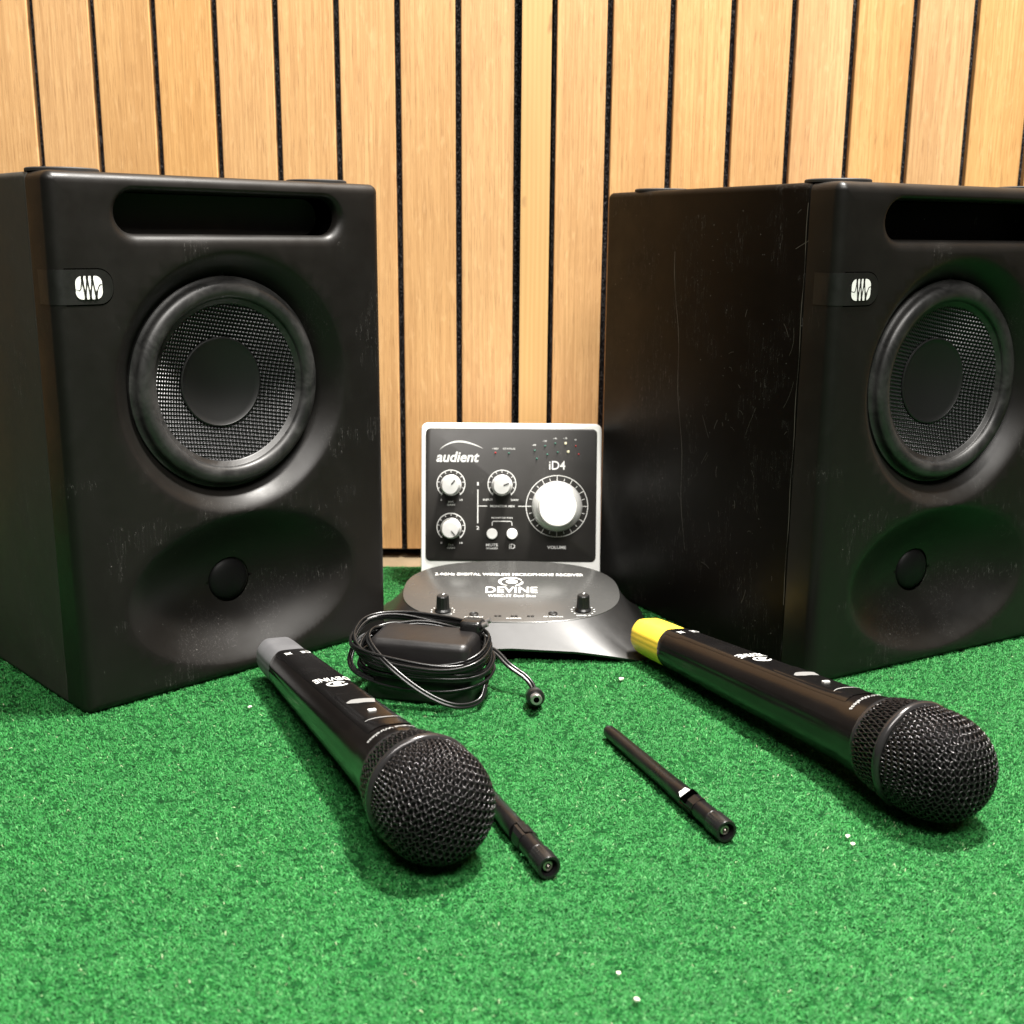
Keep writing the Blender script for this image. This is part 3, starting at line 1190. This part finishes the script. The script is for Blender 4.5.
def make_mic(loc, rot, label, cap_mat, roll_, seed):
    t = thing('handheld_microphone', label, 'microphone', loc, rot, 'handheld wireless microphones lying on the carpet')

    def rl(p):
        c, s_ = math.cos(roll_), math.sin(roll_)
        return (p[0], p[1] * c - p[2] * s_, p[1] * s_ + p[2] * c)
    n = 72
    ss = [.0275] + [.029 + (.1740 - .029) * k / 40 for k in range(41)] + [.1760, .1778, .1785]
    g = G()
    rings = [[body_pt(s, 2 * PI * k / n, -.0006 if s == .0275 else 0) for k in range(n)] for s in ss]
    g.loft(rings)
    g.xf(rl)
    bd = obj('body', g, M['mic'], t, angle=50)
    # darker top panel following the flattened top
    g = G()
    rows = []
    for k in range(41):
        s = .0305 + (.165 - .0305) * k / 40
        w = .0098 + .0018 * k / 40
        e = min(1, k / 1.5, (40 - k) / 1.5)
        rows.append([top_map(.00045 if abs(j) < 6 else .0001)(w * j / 6, s) for j in range(-6, 7)])
    g.loft(rows, 0, False, False, False)
    g.xf(rl)
    obj('top_panel', g, M['mic_top'], t, angle=60)
    g = G()
    ins = []
    for k in range(25):
        s = .112 + (.1595 - .112) * k / 24
        w = .0078 * (1 if 1 < k < 23 else .85)
        ins.append([top_map(.0010 if (abs(j) < 6 and 0 < k < 24) else .0004)(w * j / 6, s + (.004 * (1 - (j / 6) ** 2) if k == 24 else 0)) for j in range(-6, 7)])
    g.loft(ins, 0, False, False, False)
    g.xf(rl)
    obj('switch_plate', g, M['mic_top'], t, angle=40)
    # printing
    g = G()
    fn = top_map(.0008)
    fn2 = top_map(.0013)
    H = lambda f_: (lambda a, b: f_(-a, b))
    put_text(g, 'DEVINE', 0, .0905, .0170, .0056, fn_flip(fn), bold=.008)
    ribbon(g, [(p[0], p[1]) for p in arc(0, .0985, .0044, 20, 330, 24, .0030)], .0011, fn)
    disc(g, 0, .0985, .0018, fn)
    g.xf(rl)
    obj('brand_lettering', g, M['white_print'], bd, smooth=False, recalc=False)
    g = G()
    put_text(g, 'CE', -.0042, .0390, .0050, .0036, fn_flip(fn), bold=.008)
    bx, bz = -.0046, .0390
    ribbon(g, [(bx - .0016, bz - .0018), (bx + .0016, bz + .0018)], .0005, fn)
    ribbon(g, [(bx - .0016, bz + .0018), (bx + .0016, bz - .0018)], .0005, fn)
    ribbon(g, [(bx - .0013, bz + .0012), (bx - .0009, bz - .0014), (bx + .0009, bz - .0014), (bx + .0013, bz + .0012), (bx - .0013, bz + .0012)], .0005, fn)
    g.xf(rl)
    obj('approval_marks', g, M['white_print'], bd, smooth=False, recalc=False)
    g = G()
    ribbon(g, [(-.0080 + .0160 * k / 12, .1560 - .0022 * math.sin(PI * k / 12)) for k in range(13)], [.0002 + .0006 * math.sin(PI * k / 12) for k in range(13)], fn2)
    g.xf(rl)
    obj('printed_line', g, M['mid_print'], bd, smooth=False, recalc=False)
    g = G()
    put_text(g, '2.4G Digital Wireless', 0, .1710, .0290, .0030, fn_arc(.0003), bold=.012)
    g.xf(rl)
    obj('collar_lettering', g, M['mid_print'], bd, smooth=False, recalc=False)
    g = G()
    ribbon(g, [(-.0060 + .0120 * k / 10, .1290 - .0012 * math.sin(PI * k / 10)) for k in range(11)], [.0014 + .0042 * min(1, k / 3) for k in range(11)], fn2)
    g.xf(rl)
    obj('display_window', g, M['lcd'], t, smooth=False, recalc=False)
    g = G()
    g.add([top_map(o_)(a, b) for o_ in (.0016, .0009) for a, b in ((-.0016, .1410), (.0016, .1410), (.0016, .1428), (-.0016, .1428))], [(0, 1, 2, 3), (0, 4, 5, 1), (1, 5, 6, 2), (2, 6, 7, 3), (3, 7, 4, 0)])
    g.xf(rl)
    obj('power_button', g, M['white_print'], t, smooth=False)
    # end cap
    g = G()
    rings = []
    for s, k_ in ((.0285, .985), (.0270, .99), (.018, .985), (.008, .965), (.003, .93), (.0010, .86), (0, .72)):
        rings.append([(s, body_pt(.028, 2 * PI * j / n)[1] * k_, body_pt(.028, 2 * PI * j / n)[2] * k_) for j in range(n)])
    g.loft(rings)
    g.xf(rl)
    obj('end_cap', g, cap_mat, t, angle=50)
    # grille collar, ring and foam core
    g = G()
    g.lathe([(.0188, .1782), (.0193, .1790), (.0193, .1808), (.0188, .1815)], 72, 'x')
    g.lathe([(RR - .0004, S1 - .0002), (RR + .0005, S1 + .0003), (RR + .0010, S1 + .0010), (RR + .0012, (S1 + S2) / 2), (RR + .0010, S2 - .0010), (RR + .0005, S2 - .0003), (RR - .0004, S2)], 72, 'x')
    obj('grille_ring', g, M['ring'], t, angle=60)

    def prof(s):
        if s < S1:
            q = (s - S0) / (S1 - S0)
            return .0186 + (RR - .0186) * (q ** .85)
        if s < S2:
            return RR
        return None
    g = G()
    pr = [(prof(S0 + (S1 - S0) * k / 8) - .0008, S0 + (S1 - S0) * k / 8) for k in range(9)]

    def dome(th):
        """th from 0 (tip) up; returns radius, s"""
        c, s_ = math.cos(th), math.sin(th)
        n_ = 2.35
        q = (abs(c) ** n_ + abs(s_) ** n_) ** (-1 / n_)
        A = S3 - .2045
        return .0221 * q * s_, .2045 + A * q * c
    pr += [(RR - .0008, S2)] + [(max(dome(th)[0] - .0009, 1e-5), dome(th)[1] - .0009) for th in [R(100 - 100 * k / 20) for k in range(1, 21)]]
    g.lathe(pr, 64, 'x')
    obj('foam_core', g, M['foam'], t, angle=70)
    # woven wire of the front dome: two crossing families on an azimuthal square grid
    g = G()
    p_ = .00212
    TH = R(104)
    Rm = .0224
    lim = TH * Rm
    rot = .35 + seed * .4

    def dome_pt(a, b, off):
        ro_ = math.hypot(a, b)
        th = ro_ / Rm
        ps = math.atan2(b, a) + rot
        r_, s_ = dome(th)
        r2_, s2_ = dome(th + .01)
        tx, ty = r2_ - r_, s2_ - s_
        L_ = math.hypot(tx, ty) or 1
        nr, ns = -ty / L_, tx / L_
        r_, s_ = r_ + nr * off, s_ + ns * off
        return (s_, r_ * math.cos(ps), r_ * math.sin(ps))
    m_ = int(lim / p_) + 1
    sub = 3
    for fam in (0, 1):
        for i in range(-m_, m_ + 1):
            run = []
            for j in range(-m_ * sub, m_ * sub + 1):
                u = j * p_ / sub
                a, b = (i * p_, u) if fam else (u, i * p_)
                ro_ = math.hypot(a, b)
                zig = .00046 * math.sin(PI * j / sub + PI / 2 * 0 + (PI if i % 2 else 0))
                wig = .00030 * math.cos(PI * j / sub + (PI if i % 2 else 0))
                if fam:
                    a += wig
                else:
                    b += wig
                if ro_ < 1e-4:
                    a += 1e-4
                if ro_ < lim * .985:
                    q = dome_pt(a, b, .00010 + zig * (1 if fam else -1))
                    if q[0] > S2 - .001:
                        run.append(q)
                        continue
                if len(run) > 2:
                    g.tube(run, .00032, 5, 0, False)
                run = []
            if len(run) > 2:
                g.tube(run, .00032, 5, 0, False)
    obj('front_grille', g, M['wire'], t, recalc=False, angle=180)
    g = G()
    nc = 64
    for sgn in (1, -1):
        for i in range(nc):
            run = []
            for j in range(15):
                s = S0 + .002 + (S1 - S0 - .0015) * j / 14
                a = 2 * PI * (i / nc) + sgn * .22 * (j / 14)
                r_ = prof(s) + .0001 + .00028 * math.sin(j * PI / 2 + i * PI) * sgn
                run.append((s, r_ * math.cos(a), r_ * math.sin(a)))
            g.tube(run, .00032, 5, 0, False)
    obj('rear_grille', g, M['wire'], t, recalc=False, angle=180)
    return t


def fn_flip(f_):
    # lettering is upright when the microphone is held head up
    return lambda a, b: f_(-a, b)


def fn_arc(off):
    def fn(y, s):
        r = mic_axis(s)
        return body_pt(s, PI / 2 + y / r, off)
    return fn


tilt = math.asin((.0232 - .0130) / .207)
mic1 = make_mic((-.1265, .5925, .0143), (0, -tilt, -1.0928), 'grey-capped black wireless microphone lying left of the cable bundle, its mesh head towards the viewer', M['grey_cap'], -0.06, 0)
mic1.scale = (1.0304, 1, 1)
mic2 = make_mic((.0755, .6275, .0150), (0, -tilt, -1.0977), 'black wireless microphone with a yellow end cap lying in front of the scratched speaker', M['yellow_cap'], -0.10, 1)
mic2.scale = (1.0295, 1, 1)


# ------------------------------------------------------------------ antennas
def make_antenna(a, b, label, notch_roll):
    A, B = Vector(a), Vector(b)
    L = (B - A).length
    d = (B - A).normalized()
    yaw = math.atan2(d.y, d.x)
    t = thing('stub_antenna', label, 'antenna', a, (0, -math.asin(d.z), yaw), 'detached black stub antennas on the carpet')

    def rl(p):
        c, s_ = math.cos(notch_roll), math.sin(notch_roll)
        return (p[0], p[1] * c - p[2] * s_, p[1] * s_ + p[2] * c)
    j = L - .030
    g = G()
    g.lathe([(.0012, 0), (.0024, .0006), (.0030, .0020), (.0032, .005), (.0038, j - .012), (.0040, j - .0115), (.0041, j - .001), (.0040, j)], 32, 'x', cap0=True, cap1=True)
    g.box((j - .0005, -.0040, -.0016), (j + .0085, .0040, .0016))
    obj('rod', g.xf(rl), M['antenna'], t, angle=30)
    g = G()
    for s_ in (1, -1):
        ring = []
        for x_ in (j + .0012, j + .010):
            ring.append([(x_ + (.0022 * (1 if abs(z_) > .0033 else 0) if x_ < j + .005 else 0), y_, s_ * z_) for y_, z_ in ((-.0036, .0018), (.0036, .0018), (.0034, .0030), (.0018, .0042), (-.0018, .0042), (-.0034, .0030))])
        g.loft(ring)
    g.lathe([(.0038, j + .0095), (.0041, j + .010), (.0041, j + .0195), (.0038, j + .020)], 32, 'x', cap0=True, cap1=True)
    g.lathe([(.0015, -.0041), (.0015, .0041)], 16, 'z', (j + .0045, 0, 0), cap0=True, cap1=True)
    obj('hinge', g.xf(rl), M['antenna'], t, angle=30)
    if notch_roll < 1:
        g = G()
        g.box((j + .0012, -.0034, .0030), (j + .0052, .0034, .00425))
        hg = obj('hinge_gap_shade', g.xf(rl), M['slot'], t, smooth=False)  # solid black block in place of the notch's shade
        g = G()
        g.loft([[(j - .0022, y_, .00405) for y_ in (-.0016, .0016)] + [(j - .0022, y_, .0030) for y_ in (.0018, -.0018)], [(j + .0013, y_, .0044) for y_ in (-.0030, .0022)] + [(j + .0013, y_, .0030) for y_ in (.0030, -.0030)]])
        obj('hinge_glint', g.xf(rl), M['white_print'], t, smooth=False)  # white wedge painted as the glint off the cut hinge facet
    g = G()
    n = 48
    rg = []
    for r, x_ in ((.0040, j + .020), (.0046, j + .0205), (.0047, j + .0295), (.0044, j + .030), (.0034, j + .030), (.0032, j + .0255), (.0001, j + .0255)):
        rg.append([(x_, r * (1 - (.035 if (k % 2 and r > .0045) else 0)) * math.cos(2 * PI * k / n), r * (1 - (.035 if (k % 2 and r > .0045) else 0)) * math.sin(2 * PI * k / n)) for k in range(n)])
    g.loft(rg, 0, True, False, False)
    cn = obj('connector', g.xf(rl), M['black_gloss'], t, angle=30)
    g = G()
    g.lathe([(.0019, j + .0256), (.0019, j + .0285), (.0012, j + .0287), (.0011, j + .0262)], 20, 'x', cap1=False)
    g.lathe([(.0006, j + .0256), (.0006, j + .0288), (.0002, j + .0292)], 10, 'x', cap1=True)
    obj('contact_pin', g, M['brass'], cn, angle=40)
    return t


make_antenna((.0460, .5165, .0050), (.0850, .4170, .0062), 'black stub antenna lying alone between the two microphones', .5)
make_antenna((-.0250, .4860, .0050), (.0148, .3890, .0062), 'black stub antenna partly hidden behind the head of the grey-capped microphone', 1.4)

# ------------------------------------------------------------------ power adapter with wound cable
AX, AY, AYAW = -.0440, .5730, -.22
t = thing('power_adapter', 'black plug-in power adapter wrapped in its own thin cable, in front of the receiver', 'power adapter', (AX, AY, .001), (0, 0, AYAW))
g = G()
rbox(.0560, .0330, .0190, .006, .002, 6, True, True, (0, 0, 0), g)
rbox(.0552, .0322, .0135, .005, .0038, 8, True, False, (0, 0, .0187), g, 0, .001)
obj('adapter_case', g, M['adapter'], t, angle=40)
g = G()
rbox(.012, .011, .011, .003, .0025, 5, True, True, (.0215, .0130, .0262), g)
pr_ = obj('plug', g, M['black_gloss'], t)
for dy in (0, .0065):
    g = G()
    g.tube([(.0225, .0095 + dy, .0322), (.0265, .0095 + dy, .0344), (.0280, .0095 + dy, .0352)], .0015, 14)
    g.tube([(.0280, .0095 + dy, .0352), (.0305, .0095 + dy, .0365)], .0014, 14, 1)
    obj('pin', g, [M['black_gloss'], M['nickel']], pr_)

random.seed(21)
turns = [  # cx, cy, a, b, z0, slope along x, slope along y
    (-.002, .000, .0330, .0205, .012, -.02, .10),
    (.001, -.001, .0345, .0215, .017, -.05, .20),
    (-.003, .001, .0340, .0205, .022, .03, .12),
    (.001, -.002, .0330, .0220, .028, -.08, .20),
    (-.001, .000, .0350, .0210, .024, -.12, .35),
    (.002, -.001, .0335, .0225, .020, .06, .15),
    (-.002, .002, .0345, .0205, .031, -.04, .25),
    (-.004, -.002, .0340, .0230, .026, -.20, .40),
    (-.005, .001, .0355, .0220, .032, -.15, .30),
    (.001, -.003, .0335, .0225, .029, -.03, .25),
    (.000, -.001, .0340, .0220, .025, -.10, .30),
]
pts = []
NT = len(turns) - 1
seg = 44
for i in range(NT * seg):
    k = i / seg
    a0, a1 = turns[int(k)], turns[min(int(k) + 1, NT)]
    f_ = k - int(k)
    f_ = f_ * f_ * (3 - 2 * f_)
    q = [u + (v - u) * f_ for u, v in zip(a0, a1)]
    a = 2 * PI * k + .6
    cx_, sy_ = math.copysign(abs(math.cos(a)) ** .75, math.cos(a)), math.copysign(abs(math.sin(a)) ** .8, math.sin(a))
    x_ = q[0] + q[2] * cx_
    y_ = q[1] + q[3] * sy_
    z_ = q[4] - .0028 + q[5] * x_ * .8 + q[6] * y_ * .72 + .0010 * math.sin(2.3 * a + i * .01)
    pts.append((x_, y_, max(z_, .003)))
# loose tail to the barrel plug, in the adapter's own frame
ca, sa = math.cos(-AYAW), math.sin(-AYAW)


def wl(x, y, z):
    dx, dy = x - AX, y - AY
    return (dx * ca - dy * sa, dx * sa + dy * ca, z - .001)


fig8 = [(1.0 + .98 * math.cos(2 * PI * k / 10), .98 * math.sin(2 * PI * k / 10)) for k in range(10)]
fig8 = [(1.0 + 1.0 * math.cos(R(a)), math.sin(R(a))) for a in range(-150, 151, 30)] + [(-1.0 - 1.0 * math.cos(R(a)), math.sin(R(a))) for a in range(150, -151, -30)]
g = G()
g.tube(pts, .00078, prof=fig8)
tail = catmull([wl(-.020, .585, .020), wl(-.010, .5835, .0205), wl(-.001, .574, .0155), wl(.0065, .5700, .0115), wl(.0105, .5660, .0085), wl(.0122, .5610, .0062)], 8)
g.tube(tail, .00085, prof=fig8)
# second loose loop on the left and a sagging strand across the front
lp = catmull([wl(-.070, .588, .030), wl(-.080, .583, .026), wl(-.0835, .574, .019), wl(-.080, .566, .015), wl(-.070, .560, .012)], 8)
g.tube(lp, .00078, prof=fig8)
lp = catmull([wl(-.0655, .589, .0312), wl(-.073, .582, .0318), wl(-.0725, .566, .0308), wl(-.062, .552, .024), wl(-.044, .543, .013), wl(-.028, .541, .0065), wl(-.016, .548, .0060), wl(-.0125, .557, .012), wl(-.0115, .567, .018)], 8)
g.tube(lp, .00078, prof=fig8)
lp = catmull([wl(-.0115, .567, .018), wl(-.015, .578, .026), wl(-.030, .589, .0300), wl(-.048, .592, .0325), wl(-.0655, .589, .0312)], 8)
g.tube(lp, .00078, prof=fig8)
cb = obj('cable', g, M['cable'], t, angle=50)
g = G()
g.lathe([(.0022, -.018), (.0026, -.017), (.0032, -.011), (.0046, -.009), (.0048, -.001), (.0044, 0), (.0030, .0002)], 28, 'x', cap0=True, cap1=True)
g2 = G()
g2.lathe([(.0029, 0), (.0029, .0060), (.0026, .0064), (.0015, .0064)], 24, 'x')
g2.lathe([(.0015, .0064), (.0014, .003), (.0001, .003)], 24, 'x', mi=1)
dr = Vector((.0005, -.0100, .0030)).normalized()
base = Vector((.0125, .5475, .0082))
yw = math.atan2(dr.y, dr.x)


def bp(p):
    x_, y_ = p[0] * math.cos(yw) - p[1] * math.sin(yw), p[0] * math.sin(yw) + p[1] * math.cos(yw)
    return wl(base.x + x_, base.y + y_, base.z + p[2] + p[0] * .25)


bpg = obj('barrel_plug', g.xf(bp), M['black_gloss'], cb, angle=40)
obj('barrel_tip', g2.xf(bp), [M['nickel'], M['slot']], t, angle=40).name = 'barrel_tip'

# ------------------------------------------------------------------ crumbs
cr = [(.0398, .3181, .0010, 'larger white crumb on the carpet, nearest to the bottom edge'),
      (.0354, .3312, .0008, 'white crumb just behind the larger crumb near the bottom edge'),
      (.1338, .4211, .0010, 'pale crumb on the carpet below the yellow-capped microphone'),
      (.1340, .4148, .0009, 'tiny pale crumb touching the one below the yellow-capped microphone'),
      (0.0590, 0.5893, .0013, 'straw-coloured crumb on the carpet left of the yellow cap'),
      (-0.1304, 0.5470, .0010, 'yellowish crumb on the carpet left of the grey-capped microphone')]
for x, y, r, lab in cr:
    g = G()
    bm = bmesh.new()
    bmesh.ops.create_icosphere(bm, subdivisions=1, radius=r)
    for v in bm.verts:
        v.co *= random.uniform(.7, 1.25)
        v.co.z *= .7
        v.co.x *= 1.2
    me = bpy.data.meshes.new('crumb')
    bm.to_mesh(me)
    bm.free()
    me.materials.append(M['crumb'])
    o = bpy.data.objects.new('crumb', me)
    COL.objects.link(o)
    o.location = (x, y, .0026)
    o['label'] = lab
    o['category'] = 'crumb'
    o['group'] = 'small pale crumbs on the green carpet'
